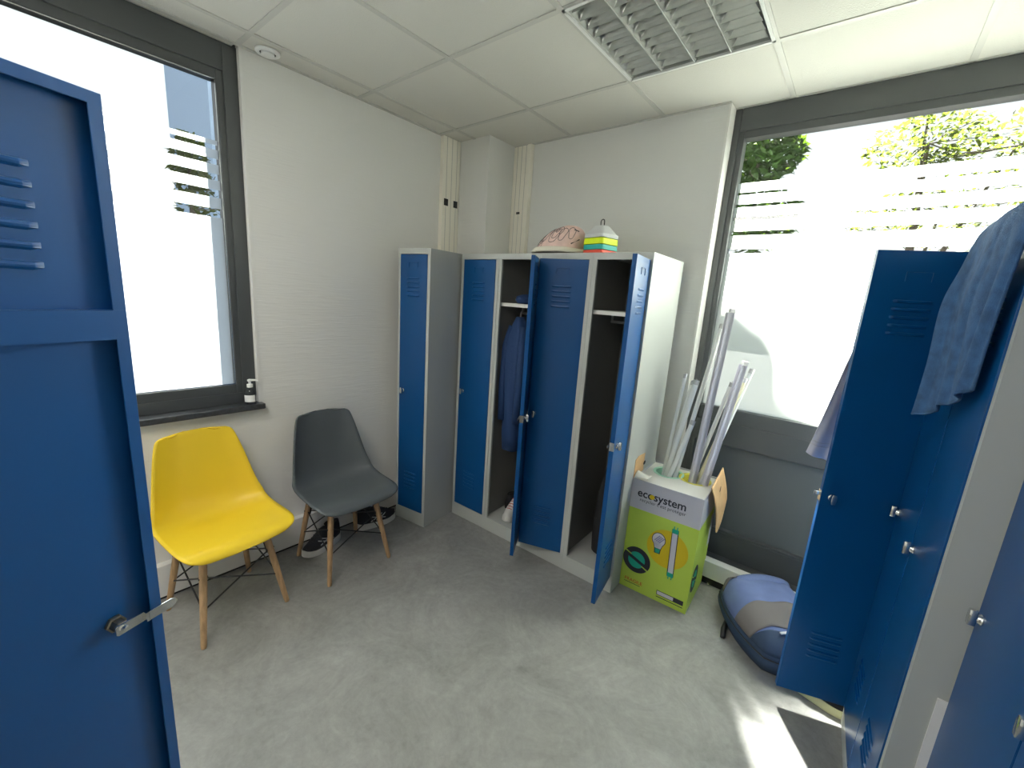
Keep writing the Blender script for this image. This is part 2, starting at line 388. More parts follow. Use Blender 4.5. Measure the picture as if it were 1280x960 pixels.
# ------------------------------------------------------------------ lockers
def louver(b, x, z, L, T, side):                          # pressed slot: rounded ramp, T = transform from door space
    n = 10; sec = [(0, 0), (.0035, .0045), (.0065, .0055), (.010, .0045), (.0115, 0)]
    rings = []
    for i in range(n+1):
        u = i/n; k = min(1, math.sin(PI*min(max(u, .001), .999))*3)**.6
        rings.append([T(x-L/2+L*u, side*(o*k), z-.006+dz) for dz, o in sec])
    b.loft(rings)
def locker(name, label, loc, rz, n, pitch, depth, h, doors, group=None, overlay=False, z0door=.095, inside=True):
    t = thing(name, label, 'locker', loc, rz, group)
    W = n*pitch; st = .022; b = MB(); ht = h-.033
    b.box(0, .003, .0, depth, 0, h); b.box(W-.003, W, .0, depth, 0, h)
    b.box(.003, W-.003, 0, depth, h-.003, h); b.box(.003, W-.003, depth-.003, depth, 0, h)
    b.box(.003, W-.003, .0 if not overlay else .005, .014, ht if not overlay else h-.012, h-.003)             # top rail
    b.box(.003, W-.003, .0, .014, 0, z0door-.004)          # plinth
    b.box(.003, W-.003, .014, depth-.003, z0door-.012, z0door-.004)   # floor
    for k in range(n+1):
        x = k*pitch
        if overlay and 0 < k < n:
            b.box(x-.002, x+.002, .03, depth-.003, z0door-.004, h-.003); continue
        if k == 0: b.box(.003, st, 0, .014, z0door-.004, ht)
        elif k == n: b.box(W-st, W-.003, 0, .014, z0door-.004, ht)
        else:
            b.box(x-st, x-.0012, 0, .014, z0door-.004, ht); b.box(x+.0012, x+st, 0, .014, z0door-.004, ht)
            b.box(x-.002, x+.002, .012, depth-.003, z0door-.004, h-.003)
    b.build('carcass', M['grey'], t)
    for k in range(n):
        th, kind = doors[k]
        x0 = k*pitch; xa, xb = x0+st+.002, x0+pitch-st-.002
        if overlay: xa, xb = x0+.003, x0+pitch-.003
        if overlay and k == n-1: xb = x0+pitch-.02
        if overlay and th > .5: xa = xb-.246
        w = xb-xa
        z0, z1 = z0door, ht-.003
        if overlay: z0, z1 = z0door-.02, h-.016
        y0 = -.004 if overlay else -.003
        hx, hy = xb, y0+.01
        cs, sn = math.cos(th), math.sin(th)
        def T(d, o, z, hx=hx, hy=hy, cs=cs, sn=sn, y0=y0):            # d from hinge, o outward, z
            o2 = o-(y0-hy)*0
            return Vector((hx-cs*d+sn*(o+.01), hy-sn*d-cs*(o+.01), z))
        b = MB()
        def db(d0, d1, o0, o1, za, zb):
            vs = [T(d, o, z) for d in (d0, d1) for o in (o0, o1) for z in (za, zb)]
            q = bmesh.new(); vv = [q.verts.new(p) for p in vs]
            for f in ((0,1,3,2),(4,6,7,5),(0,4,5,1),(2,3,7,6),(0,2,6,4),(1,5,7,3)): q.faces.new([vv[i] for i in f])
            bmesh.ops.recalc_face_normals(q, faces=q.faces)
            bmesh.ops.bevel(q, geom=q.edges[:], offset=.0006, segments=1, affect='EDGES')
            b._merge(q)
        db(0, w, -.0015, 0, z0, z1)
        for d0, d1 in ((0, .0015), (w-.0015, w)): db(d0, d1, -.020, -.0012, z0, z1)
        db(.001, w-.001, -.020, -.0012, z0, z0+.0015); db(.001, w-.001, -.020, -.0012, z1-.0015, z1)
        for d0, d1 in ((0, .017), (w-.017, w)): db(d0, d1, -.0205, -.0185, z0, z1)      # folded lips
        db(.015, w-.015, -.0205, -.0185, z0, z0+.017); db(.015, w-.015, -.0205, -.0185, z1-.017, z1)
        for zc in (h-.228, .305 + (z0door-.095)):
            for q in range(5 if kind != 'inner' else 6):
                louver(b, w/2, zc-.052+.026*q, .105, lambda d, o, z: T(d, o, z), 1)
                louver(b, w/2, zc-.052+.026*q, .105, lambda d, o, z: T(d, o-.0015, z), -1)
        for d0, d1, za, zb in ((w/2-.035, w/2+.035, h-.083, h-.0815), (w/2-.035, w/2-.0335, h-.112, h-.082), (w/2+.0335, w/2+.035, h-.112, h-.082)):
            db(d0, d1, 0, .0025, za, zb)                    # card holder rim
        d_ = b.build('door', M['blue'] if kind != 'inner' else M['blue_dark'], t)
        # latch
        lz = .915 if kind != 'inner' else .965; ld = w-.034 if kind != 'inner' else w-.060
        b = MB()
        base = T(ld, 0, lz); nrm = (T(ld, 1, lz)-base); dd = (T(ld+1, 0, lz)-base)
        mx = Matrix((( -dd.x, 0, nrm.x, base.x), (-dd.y, 0, nrm.y, base.y), (0, 1, 0, base.z), (0, 0, 0, 1)))
        b.lathe([(.0125, 0), (.0125, .003), (.010, .006), (.0085, .012), (.0085, .016), (.001, .017)], 16, mx)
        b.prism([(-.006, -.019), (.006, -.019), (.0085, -.008), (.0085, .008), (.006, .019), (-.006, .019), (-.0085, .008), (-.0085, -.008)], .010, .024, mx, bev=.0015)
        b.build('latch', M['chrome'], d_, smooth=True, angle=.6)
        if th > .15:                                        # cam lock visible on the free edge of an open door
            b = MB(); i0 = -.0205
            if kind != 'inner':
                b.box(-.011, .011, -.02, .02, -.0005, .0015, Matrix((( nrm.x, 0, dd.x, T(w, -.010, lz).x), (nrm.y, 0, dd.y, T(w, -.010, lz).y), (0, 1, 0, lz), (0, 0, 0, 1))))
                mi = Matrix(((dd.x, 0, -nrm.x, T(ld, -.002, lz).x), (dd.y, 0, -nrm.y, T(ld, -.002, lz).y), (0, 1, 0, lz), (0, 0, 0, 1)))
                b.lathe([(.010, 0), (.010, .022), (.008, .024), (.001, .025)], 6, mi)
                b.box(-.006, .048, -.007, .007, .024, .027, mi, bev=.001)
                b.build('lock_cam', M['chrome'], d_)
            else:
                mi = Matrix(((dd.x, 0, -nrm.x, T(ld, -.002, lz).x), (dd.y, 0, -nrm.y, T(ld, -.002, lz).y), (0, 1, 0, lz), (0, 0, 0, 1)))
                b.lathe([(.0145, 0), (.0145, .006), (.0115, .007), (.0115, .022), (.010, .024), (.001, .025)], 6, mi)
                b.build('lock_barrel', M['brass'], d_)
                b = MB(); rm = Matrix.Rotation(math.radians(1), 4, 'Z')
                b.prism([(-.011, -.007), (-.008, -.0095), (.03, -.0085), (.03, .0085), (-.008, .0095), (-.011, .007)], .024, .027, mi @ rm, bev=.0007)
                b.prism([(.029, -.0085), (.034, -.0085), (.034, .0085), (.029, .0085)], .024, .034, mi @ rm)
                b.prism([(.032, -.0085), (.070, -.0085), (.076, -.005), (.078, 0), (.076, .005), (.070, .0085), (.032, .0085)], .031, .034, mi @ rm, bev=.0007)
                b.lathe([(.006, .027), (.006, .029), (.001, .0295)], 12, mi)
                b.build('lock_lever', M['chrome'], d_)
                b = MB()
                vs = []
                db2 = b
                def bx(d0, d1, o0, o1, za, zb):
                    q = bmesh.new(); vv = [q.verts.new(T(d, o, z)) for d in (d0, d1) for o in (o0, o1) for z in (za, zb)]
                    for f in ((0,1,3,2),(4,6,7,5),(0,4,5,1),(2,3,7,6),(0,2,6,4),(1,5,7,3)): q.faces.new([vv[i] for i in f])
                    bmesh.ops.recalc_face_normals(q, faces=q.faces); db2._merge(q)
                bx(.002, w-.002, -.0212, -.0015, 1.449, 1.494)
                b.build('stiffener_rail', M['blue_dark'], d_)
                MB().lathe([(.003, 0), (.003, .001), (.001, .002)], 8, Matrix.Translation(T(w+.0001, -.012, 1.472)) @ Matrix.Rotation(PI/2, 4, 'X')).build('rivet', M['chrome'], d_)
        if th > .5:                                         # fittings seen through an open door
            MB().box(x0+.004, x0+pitch-.004, .03, depth-.02, 1.495, 1.515).build('shelf', M['white_trim'] , t)
            b = MB(); b.tube([(x0+.03, depth*.5, 1.455), (x0+pitch-.03, depth*.5, 1.455)], .008, 8)
            for xx in (x0+.035, x0+pitch-.035): b.box(xx-.004, xx+.004, depth*.5-.008, depth*.5+.008, 1.455, 1.50)
            b.build('hanging_rail', M['black'] if False else M['tubecap'], t)
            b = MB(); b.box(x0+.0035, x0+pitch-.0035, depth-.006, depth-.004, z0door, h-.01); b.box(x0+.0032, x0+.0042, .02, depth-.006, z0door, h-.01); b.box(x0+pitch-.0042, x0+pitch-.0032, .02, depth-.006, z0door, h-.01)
            b.build('lining', M['grey_shade'], t)  # dark sheets over back and sides put the inner shade into colour
    return t
D = math.radians
RW = D(1.4)
def row(x): return (x, .500+(x-.212)*math.tan(RW), 0)
locker('locker', 'single narrow locker with blue door, against the left wall behind the grey chair', (-.026, .190, 0), D(8), 1, .262, .46, 1.8, [(D(1), 'a')])
lk1 = locker('locker', 'two-column locker, left door shut and right door wide open, near the corner', row(.212), RW, 2, .31, .455, 1.8, [(0, 'a'), (D(118), 'a')], 'back wall lockers')
lk2 = locker('locker', 'back wall locker with its blue door slightly ajar and pink cap on top', row(.833), RW, 1, .31, .455, 1.8, [(D(18), 'a')], 'back wall lockers')
lk3 = locker('locker', 'end locker of the back row, open on a black bag, beside tube box', row(1.144), RW, 1, .31, .455, 1.8, [(D(98.2), 'a')], 'back wall lockers')
RA = math.atan2(-.9985, .055)
locker('locker', 'locker by the right window, far door swung open, blue towel over it', (2.452, .795, 0), RA, 3, .29, .46, 1.8, [(D(107), 'a'), (0, 'a'), (0, 'a')], overlay=True)
lb = locker('locker', 'nearest locker at the right edge of the photo, beside the towel locker', (2.578, -.072, 0), D(-88), 2, .33, .40, 1.8, [(0, 'a'), (0, 'a')], overlay=True)
MB().box(-.001, .004, -.022, -.002, .02, .66).build('edge_strip', M['white_trim'], lb, label='pale strip along the lower edge')
locker('locker', 'foreground locker at the left edge, open blue door showing a metal lock lever', (1.709, -1.5515, 0), D(180), 1, .31, .46, 1.833, [(D(107.6), 'inner')], overlay=False)

# ------------------------------------------------------------------ chairs
def chair(label, loc, rz, m):
    t = thing('shell_chair', label, 'chair', loc, rz, 'moulded shell chairs by the left wall')
    prof = [(.240, .408), (.226, .428), (.185, .441), (.10, .434), (.0, .424), (-.08, .424), (-.135, .445), (-.172, .495), (-.192, .57), (-.207, .66), (-.222, .75), (-.233, .815), (-.238, .838)]
    hw = [.225, .230, .233, .235, .236, .236, .232, .224, .210, .193, .174, .156, .146]
    rise = [.0, .0, .006, .018, .034, .052, .068, .072, .062, .050, .038, .028, .02]
    def P(a, s):
        x, z = smooth_lerp(prof, s); x2, z2 = smooth_lerp(prof, min(s+.01, 1)); x1, z1 = smooth_lerp(prof, max(s-.01, 0))
        tx, tz = x2-x1, z2-z1; l = math.hypot(tx, tz) or 1; nx, nz = tz/l, -tx/l
        if nz < 0 and s < .4: nx, nz = -nx, -nz
        if nx < 0 and s >= .4: nx, nz = -nx, -nz
        (wd,) = smooth_lerp([(q,) for q in hw], s); (rs,) = smooth_lerp([(q,) for q in rise], s)
        # round front and top corners
        e = 1.
        if s < .23: e = .42+.58*(1-(1-s/.23)**2.1)**(1/2.1)
        if s > .86: e = .58+.42*(1-((s-.86)/.14)**2.6)**(1/2.6)
        u = 2*a-1
        k = abs(u)**2.6
        droop = .0
        if s < .12: droop = -.012*(1-s/.12)*0
        back = (.012*(1-s/.1)*u*u if s < .1 else 0)
        dn = (.016*(s-.9)/.1*u*u if s > .9 else 0)
        return Vector((x+nx*rs*k-back, u*wd*e, z+nz*rs*k-dn))
    b = MB(); b.grid(P, 28, 72)
    # rolled lip
    o = b.build('seat_shell', m, t, smooth=True, solid=.007)
    feet = {}
    for sx, sy in ((1, -1), (1, 1), (-1, -1), (-1, 1)):
        top = Vector((.115*sx-.005, .125*sy, .405)); ft = Vector((.185*sx, .180*sy, 0)); feet[sx, sy] = (top, ft)
        b = MB(); q = [top.lerp(ft, k) for k in (0, .12, .5, .97, 1)]
        b.tube(q, [.0135, .0155, .0145, .0115, .010], 14)
        b.build('leg', M['wood'], t, smooth=True, angle=.8)
    b = MB()
    def at(k, f): return feet[k][0].lerp(feet[k][1], f)
    for s_ in (1, -1):
        b.tube([at((s_, -1), .28), at((s_, 1), .62)], .0035, 6); b.tube([at((s_, 1), .28), at((s_, -1), .62)], .0035, 6)
        b.tube([at((1, s_), .28), at((-1, s_), .62)], .0035, 6); b.tube([at((-1, s_), .28), at((1, s_), .62)], .0035, 6)
    for k in feet:
        b.tube([at(k, .02)+Vector((-.012*k[0], -.012*k[1], 0)), at(k, .33)+Vector((-.012*k[0], -.012*k[1], 0))], .006, 6)
        for f in (.08, .28): b.tube([at(k, f)+Vector((0, .017, 0)), at(k, f)-Vector((0, .017, 0))], .0045, 6)
    b.build('wire_brace', M['black'], t)
    b = MB()
    for k in ((.09, .09), (.09, -.09), (-.09, .09), (-.09, -.09)): b.lathe([(.02, .385), (.022, .418)], 12, Matrix.Translation((k[0], k[1], 0)))
    b.box(-.10, .10, -.095, -.085, .392, .398); b.box(-.10, .10, .085, .095, .392, .398); b.box(-.006, .006, -.09, .09, .392, .398)
    b.build('mounting_frame', M['black'], t)
    return t
chair('yellow plastic shell chair on wooden dowel legs, below the left window', (.133, -.878, 0), D(6.5), M['yellow'])
chair('dark grey plastic shell chair on wooden dowel legs, between yellow chair and single locker', (.158, -.300, 0), D(-1), M['dgrey'])

# ------------------------------------------------------------------ shoes
def shoe(name, label, loc, rz, upper, sole, stripe, L=.29, W=.10, group=None, hgt=1., tongue=None):
    t = thing(name, label, 'shoe', loc, rz, group)              # length along +x (toe), centred
    n = 14
    def outline(u):                                             # half widths inner/outer at u in 0..1 heel..toe
        w = W/2*(.70+.30*math.sin(PI*min(1, u*1.15))+.12*math.exp(-((u-.70)/.16)**2))
        e = math.sqrt(max(0, 1-((abs(u-.5)-.38)/.12)**2)) if abs(u-.5) > .38 else 1
        return max(w*e, .004)
    sr = []; 
    for i in range(n*2+1):
        u = i/(n*2); x = (u-.5)*L; w = outline(u)
        lift = .016*max(0, (u-.72)/.28)**2+.010*max(0, (.15-u)/.15)**2
        top = .034+.010*(1-u)+.006*max(0, (u-.8)/.2)
        sr.append([(x, -w*.94, lift), (x, -w, lift+.012), (x, -w*.97, lift+top), (x, w*.97, lift+top), (x, w, lift+.012), (x, w*.94, lift)])
    b = MB(); b.loft(sr); b.build('sole', sole, t, smooth=True, angle=.9)
    ur = []
    hts = [(.095,), (.105,), (.092,), (.090,), (.098,), (.088,), (.070,), (.056,), (.046,), (.036,)]
    for i in range(n*2+1):
        u = .02+.95*i/(n*2); x = (u-.5)*L; w = outline(u)*.93
        (hh,) = smooth_lerp(hts, (u-.02)/.95); hh *= hgt
        z0 = .034
        ur.append([(x, w*math.cos(a)*(1-.25*math.sin(a)), z0+(hh)*math.sin(a)**.8 if math.sin(a) > 0 else z0) for a in [PI*k/12 for k in range(13)]])
    b = MB(); b.loft(ur); b.build('upper', upper, t, smooth=True)
    if stripe:
        b = MB()
        for sy in (-1, 1):
            for x0, x1, z0, z1 in ((-.05, .03, .05, .085), (-.015, .055, .05, .08), (-.045, .05, .078, .054)):
                pts = []
                for k in range(7):
                    f = k/6; x = x0+(x1-x0)*f; z = z0+(z1-z0)*f; u = x/L+.5
                    (hh,) = smooth_lerp(hts, (u-.02)/.95); sa = min(1, max(0, (z-.034)/hh))**(1/.8); ca = math.sqrt(1-sa*sa)
                    pts.append((x, sy*(outline(u)*.93*ca*(1-.25*sa)+.0008), z))
                b.tube(pts, .0028, 6)
        b.build('side_stripe', stripe, t)
    b = MB()
    for k in range(5):
        x = .005+k*.018; u = x/L+.5; (hh,) = smooth_lerp(hts, (u-.02)/.95); w = outline(u)*.4
        b.tube([(x, -w, .034+hh*hgt*.93), (x+.004, 0, .036+hh*hgt*1.01), (x, w, .034+hh*hgt*.93)], .0022, 6)
    b.build('laces', tongue or upper, t)
    b = MB(); b.lathe([(.03, 0), (.034, .004), (.026, .006), (.02, .002)], 20, Matrix.Translation((-.07, 0, .034+.094*hgt)) @ Matrix.Diagonal((1.3, .8, 1, 1))); b.build('collar', M['rubber'], t)
    return t
shoe('running_shoe', 'black running shoe with white sole, under the grey chair near its front leg', (-.015, -.345, 0), math.atan2(-.25, .085), M['mesh_black'], M['soleW'], M['stripe'], group='pair of black running shoes', L=.275)
shoe('running_shoe', 'black running shoe with white sole, touching the single locker at the left wall', (-.028, .030, 0), math.atan2(.25, .04), M['mesh_black'], M['soleW'], M['stripe'], group='pair of black running shoes', L=.28)
shoe('sneaker', 'white sneaker with red lining at the bottom of the open two-column locker', (.655, .665, .091), D(100+180), M['soleW'], M['soleW'], None, L=.26, tongue=M['redcloth'])
shoe('black_shoe', 'black shoe at the back of the open two-column locker floor', (.575, .80, .091), D(90), M['mesh_black'], M['rubber'], None, L=.24, hgt=.8)
# pale shoe under the open door on the right
shoe('pale_shoe', 'pale yellow-soled shoe tip peeking out below the open right locker door', (2.395, .565, 0), D(-12), M['mesh_black'], M['paleshoe'], None, L=.27)

# ------------------------------------------------------------------ soap on the sill
s = thing('soap_dispenser', 'clear pump soap bottle with white label standing on the dark window sill', 'soap bottle', (-.158, -.632, .912), D(62))
MB().lathe([(.027, 0), (.029, .004), (.029, .055), (.027, .068), (.020, .080), (.012, .086), (.012, .090)], 24).build('bottle', M['clear'], s, smooth=True, angle=.9)
MB().lathe([(.026, .003), (.026, .040), (.001, .0405)], 24).build('liquid_soap', M['clear'], s, smooth=True, angle=.9)
b = MB(); b.grid(lambda u, v: Vector((.0296*math.cos(-2.55+1.9*u), .0296*math.sin(-2.55+1.9*u), .014+.036*v)), 12, 1); o = b.build('bottle_label', M['wplastic'], s)
b = MB(); b.lathe([(.014, .088), (.014, .104), (.006, .106), (.006, .118), (.011, .120), (.011, .128), (.004, .131)], 20); b.tube([(0, 0, .125), (.028, 0, .125), (.036, 0, .118)], [.006, .005, .004], 10)
b.build('pump', M['wplastic'], s, smooth=True, angle=.7)

# ------------------------------------------------------------------ box of tubes
BX = thing('cardboard_box', 'tall green and grey recycling box with brown side flaps, full of lighting tubes', 'box', (1.453, .645, 0), math.atan2(.016, .361))
bw, bd, bh = .362, .36, .645
b = MB()
b.box(0, bw, 0, .004, 0, .482); b.box(0, bw, bd-.004, bd, 0, .482); b.box(0, .004, .004, bd-.004, 0, .482); b.box(bw-.004, bw, .004, bd-.004, 0, .482); b.box(.004, bw-.004, .004, bd-.004, 0, .005)
b.build('box_body', M['boxgreen'], BX)
b = MB()
b.box(0, bw, 0, .004, .482, bh); b.box(0, bw, bd-.004, bd, .482, bh); b.box(0, .004, .004, bd-.004, .482, bh); b.box(bw-.004, bw, .004, bd-.004, .482, bh)
b.build('box_top_band', M['boxgrey'], BX, label='pale grey printed band around the top')
# lid with two round holes
hc = [(.115, .245), (.255, .260)]; hr = .068
def lid():
    bm = bmesh.new(); nx, ny = 60, 60
    def inside(x, y): return any((x-c[0])**2+(y-c[1])**2 < hr*hr for c in hc)
    grid = {}
    for i in range(nx):
        for j in range(ny):
            x = .004+(bw-.008)*(i+.5)/nx; y = .004+(bd-.008)*(j+.5)/ny
            if inside(x, y): continue
            q = []
            for a, c in ((i, j), (i+1, j), (i+1, j+1), (i, j+1)):
                if (a, c) not in grid: grid[a, c] = bm.verts.new((.004+(bw-.008)*a/nx, .004+(bd-.008)*c/ny, bh-.012))
                q.append(grid[a, c])
            bm.faces.new(q)
    for vtx in bm.verts:                                     # pull the ragged rim onto the circle
        for c in hc:
            d = Vector((vtx.co.x-c[0], vtx.co.y-c[1])); l = d.length
            if hr*.9 < l < hr*1.12: d = d/l*hr; vtx.co.x, vtx.co.y = c[0]+d.x, c[1]+d.y
    m = MB(); m._merge(bm); return m
lid().build('box_lid', M['boxwhite'], BX, solid=.003)
for c, m in ((hc[0], M['mint']), (hc[1], M['yprint'])):
    b = MB(); b.lathe([(hr-.003, -.05), (hr, .003), (hr+.016, .0035), (hr+.016, .0025), (hr+.001, .002), (hr-.002, -.05)], 36, Matrix.Translation((c[0], c[1], bh-.0125)))
    b.build('hole_rim', m, BX, smooth=True, angle=.6)
b = MB(); b.grid(lambda u, v: Vector((.005+.075*u, .0-.004+.09*v*(1-.3*u), bh+.004+.035*v*(1-v)*3*(1-u)+.012*u)), 8, 8); b.build('torn_flap', M['boxwhite'], BX, smooth=True, solid=.002)
# left flap standing up
b = MB(); hole = None
pts = [(.0, bh-.02), (.30, bh-.02), (.30, bh+.055), (.27, bh+.10), (.04, bh+.112), (.0, bh+.10)]
b.prism([(p[0], p[1]) for p in pts], -.002, .002, Matrix(((0, 0, 1, -.001), (1, 0, 0, .005), (0, 1, 0, 0), (0, 0, 0, 1))), bev=.0008)
fl = b.build('side_flap', M['card'], BX, label='brown flap standing up on the left')
MB().prism([(.012*math.cos(a)*1.5, .012*math.sin(a)) for a in [2*PI*k/14 for k in range(14)]], .0022, .0028, Matrix(((0, 0, 1, -.001), (1, 0, 0, .15), (0, 1, 0, bh+.045), (0, 0, 0, 1)))).build('finger_hole', M['dark'], fl)
# right flap folded out and hanging
def flapR(u, v):
    y = .035+.25*u; zt = bh+.055+.035*u
    L = .335*(1-(abs(2*u-1.05))**3.2*.42)
    return Vector((bw+.010+.030*math.sin(v*1.5)+.005, y+.12*v, zt-L*v))
b = MB(); b.grid(flapR, 16, 16); fr = b.build('side_flap', M['card'], BX, smooth=True, solid=.004, label='brown flap hanging outward on the right')
p = flapR(.62, .26); MB().prism([(.010*math.cos(a), .020*math.sin(a)) for a in [2*PI*k/14 for k in range(14)]], .003, .0035, Matrix(((0, 0, 1, p.x), (1, 0, .0, p.y), (0, 1, 0, p.z), (0, 0, 0, 1)))).build('finger_hole', M['dark'], fr)
# --- printing on the front face  (face coordinates: a along x, z up; y=-eps)
def FM(e): return Matrix(((1, 0, 0, 0), (0, 0, -1, -e), (0, 1, 0, 0), (0, 0, 0, 1)))
def SM(e): return Matrix(((0, 0, 1, bw+e), (1, 0, 0, 0), (0, 1, 0, 0), (0, 0, 0, 1)))
def poly(b, pts, F, e, th=.0004): b.prism(pts, 0, th, F(e)); return b
def circ(cx, cz, rx, rz=None, n=40, a0=0, a1=2*PI, rot=0):
    rz = rz or rx; out = []
    for k in range(n+(1 if a1-a0 < 6.2 else 0)):
        a = a0+(a1-a0)*k/n; x, z = rx*math.cos(a), rz*math.sin(a)
        out.append((cx+x*math.cos(rot)-z*math.sin(rot), cz+x*math.sin(rot)+z*math.cos(rot)))
    return out
def printed(name, txt, a, z, size, m, F, e=.0006, bold=0, xs=1.):
    me = text_mesh(txt, size, bold); b = MB(); b2 = bmesh.new(); b2.from_mesh(me); bpy.data.meshes.remove(me)
    b2.transform(F(e) @ Matrix.Translation((a, z, 0)) @ Matrix.Diagonal((xs, 1, 1, 1))); b._merge(b2); return b.build(name, m, BX)
poly(MB(), circ(.226, .315, .106), FM, .0004).build('printed_disc', M['amber'], BX)
printed('brand_lettering', 'ecosystem', .034, .556, .062, M['ink'], FM, bold=.0011, xs=.96)
poly(MB(), circ(.1125, .5715, .0135), FM, .0008).build('printed_dot', M['amber'], BX)
printed('slogan_lettering', "recycler c'est protéger", .050, .530, .0265, M['ink'], FM, xs=.98)
b = MB(); poly(b, circ(.178, .352, .036, .040), FM, .0008); poly(b, [(.150, .335), (.206, .335), (.196, .300), (.193, .272), (.163, .272), (.160, .300)], FM, .0008); b.build('printed_bulb_outline', M['ink'], BX)
b = MB(); poly(b, circ(.178, .352, .0325, .0365), FM, .0013); poly(b, [(.153, .335), (.203, .335), (.193, .302), (.163, .302)], FM, .0013); b.build('printed_bulb', M['palegrey'], BX)
for q in range(4):
    b = MB(); poly(b, [(.155+.008*q, .345-.003*q), (.180+.008*q, .378-.003*q), (.185+.008*q, .375-.003*q), (.160+.008*q, .342-.003*q)], FM, .0018)
    b.build('printed_filament', M['lilac'], BX)
b = MB(); poly(b, [(.165, .300), (.192, .300), (.189, .276), (.168, .276)], FM, .0018); b.build('printed_bulb_cap', M['teal'], BX)
b = MB(); poly(b, [(.243, .174), (.277, .174), (.270, .440), (.236, .440)], FM, .0008); b.build('printed_tube_outline', M['ink'], BX)
b = MB(); poly(b, [(.247, .192), (.273, .192), (.266, .420), (.240, .420)], FM, .0013); b.build('printed_tube', M['palegrey'], BX)
b = MB(); poly(b, [(.2445, .194), (.2445, .170), (.250, .170), (.250, .156), (.255, .156), (.255, .170), (.266, .170), (.266, .156), (.271, .156), (.271, .170), (.2755, .170), (.2755, .194)], FM, .0018)
b.build('printed_tube_cap', M['teal'], BX)
b = MB(); poly(b, [(.2375, .418), (.2685, .418), (.2685, .442), (.264, .442), (.264, .457), (.259, .457), (.259, .442), (.248, .442), (.248, .457), (.243, .457), (.243, .442), (.2375, .442)], FM, .0018)
b.build('printed_tube_cap', M['teal'], BX)
def emblem(cx, cz, F, r, sx=1.):
    rot = D(-22)
    b = MB(); poly(b, [(cx+(x-cx)*sx, z) for x, z in circ(cx, cz, r)], F, .0006); b.build('emblem_disc', M['ink'], BX)
    for a0 in (D(8), D(188)):
        b = MB()
        pts = circ(0, 0, r*.60, n=20, a0=a0, a1=a0+D(164)); 
        s_ = 1 if a0 < 1 else -1
        pts = [(x, z+s_*r*.04) for x, z in pts]
        poly(b, [(cx+(x*math.cos(rot)-z*math.sin(rot))*sx, cz+x*math.sin(rot)+z*math.cos(rot)) for x, z in pts], F, .0012)
        b.build('emblem_half', M['teal'], BX)
    for s_ in (1, -1):
        b = MB()
        pts = [(s_*r*.62, -s_*r*.15), (s_*r*1.06, -s_*r*.32), (s_*r*1.06, -s_*r*.20), (s_*r*.62, -s_*r*.03)]
        pts = [(s_*r*.50, -s_*r*.18), (s_*r*1.03, -s_*r*.24), (s_*r*1.03, -s_*r*.12), (s_*r*.5, -s_*r*.12)]
        poly(b, [(cx+(x*math.cos(rot)-z*math.sin(rot))*sx, cz+x*math.sin(rot)+z*math.cos(rot)) for x, z in pts], F, .0018)
        b.build('emblem_notch', M['boxgreen'], BX)
emblem(.078, .186, FM, .076)
emblem(.085, .165, SM, .074, .95)
printed('fragile_lettering', 'FRAGILE', .026, .046, .027, M['ink_red'], FM, bold=.0004)
b = MB(); poly(b, [(.026, .036), (.116, .036), (.116, .039), (.026, .039)], FM, .0006); b.build('printed_line', M['ink'], BX)
b = MB(); poly(b, [(.206, .040), (.345, .040), (.345, .066), (.206, .066)], FM, .0006); b.build('printed_strip', M['ink'], BX)
b = MB(); poly(b, [(.206, .026), (.345, .026), (.345, .030), (.206, .030)], FM, .0006); b.build('printed_line', M['ink'], BX)
b = MB(); poly(b, [(.209, .043), (.294, .043), (.294, .063), (.209, .063)], FM, .0012)
b.build('printed_strip_field', M['palegrey'], BX)
b = MB(); poly(b, [(.30, .25), (.352, .25), (.352, .44), (.30, .44)], SM, .0006); b.build('printed_side_panel', M['palegrey'], BX)

# --- the tubes
def ltube(label, tip, hole, r, name='fluorescent_tube', m='tubeglass', square=False, zend=.05):
    tip = Vector(tip); hole = Vector(hole); d = (hole-tip).normalized(); r *= 1.15
    k = (zend-tip.z)/d.z; end = tip+d*k
    # keep the foot inside the box
    o = thing(name, label, 'light tube', tuple(end), 0, 'used lighting tubes in the recycling box')
    L = (tip-end).length; q = (tip-end).to_track_quat('Z', 'Y'); o.rotation_mode = 'XYZ'; o.rotation_euler = q.to_euler()
    if square:
        b = MB(); b.box(-r*1.25, r*1.25, -r*.6, r*.6, 0, L-.02, bev=.001); b.box(-r*1.25, -r*1.1, -r*.6, r*1.3, 0, L-.02); b.box(r*1.1, r*1.25, -r*.6, r*1.3, 0, L-.02)
        b.build('batten_body', M['batten'], o)
        b = MB()
        for i in range(int(L/.03)): b.box(-r*.45, r*.45, -r*.62, -r*.58, .015+i*.03, .028+i*.03)
        b.build('led_strip', M['tubecap'], o)
        b = MB(); b.box(-r*1.0, r*1.0, -r*.8, r*.8, L-.02, L, bev=.002); b.build('end_cap', M['wplastic'], o)
    else:
        b = MB(); b.tube([(0, 0, .022), (0, 0, L-.022)], r, 16); b.build('glass_tube', M[m], o, smooth=True, angle=.8)
        for z0, z1, zp in ((0, .024, -.006), (L-.024, L, L+.007)):
            b = MB(); b.tube([(0, 0, z0), (0, 0, z1)], r*1.04, 16)
            for sx in (-1, 1): b.tube([(sx*.006, 0, z0 if zp < z0 else z1), (sx*.006, 0, zp)], .0013, 6)
            b.build('end_cap', M['tubecap'], o, smooth=True, angle=.8)
    return o
ltube('tallest white LED batten rising above all the other tubes in the box', (1.735, .93, 1.569), (1.692, .905, .633), .014, 'led_batten', square=True)
ltube('long slim white tube leaning just left of the tallest batten', (1.690, .975, 1.488), (1.595, .900, .633), .0105)
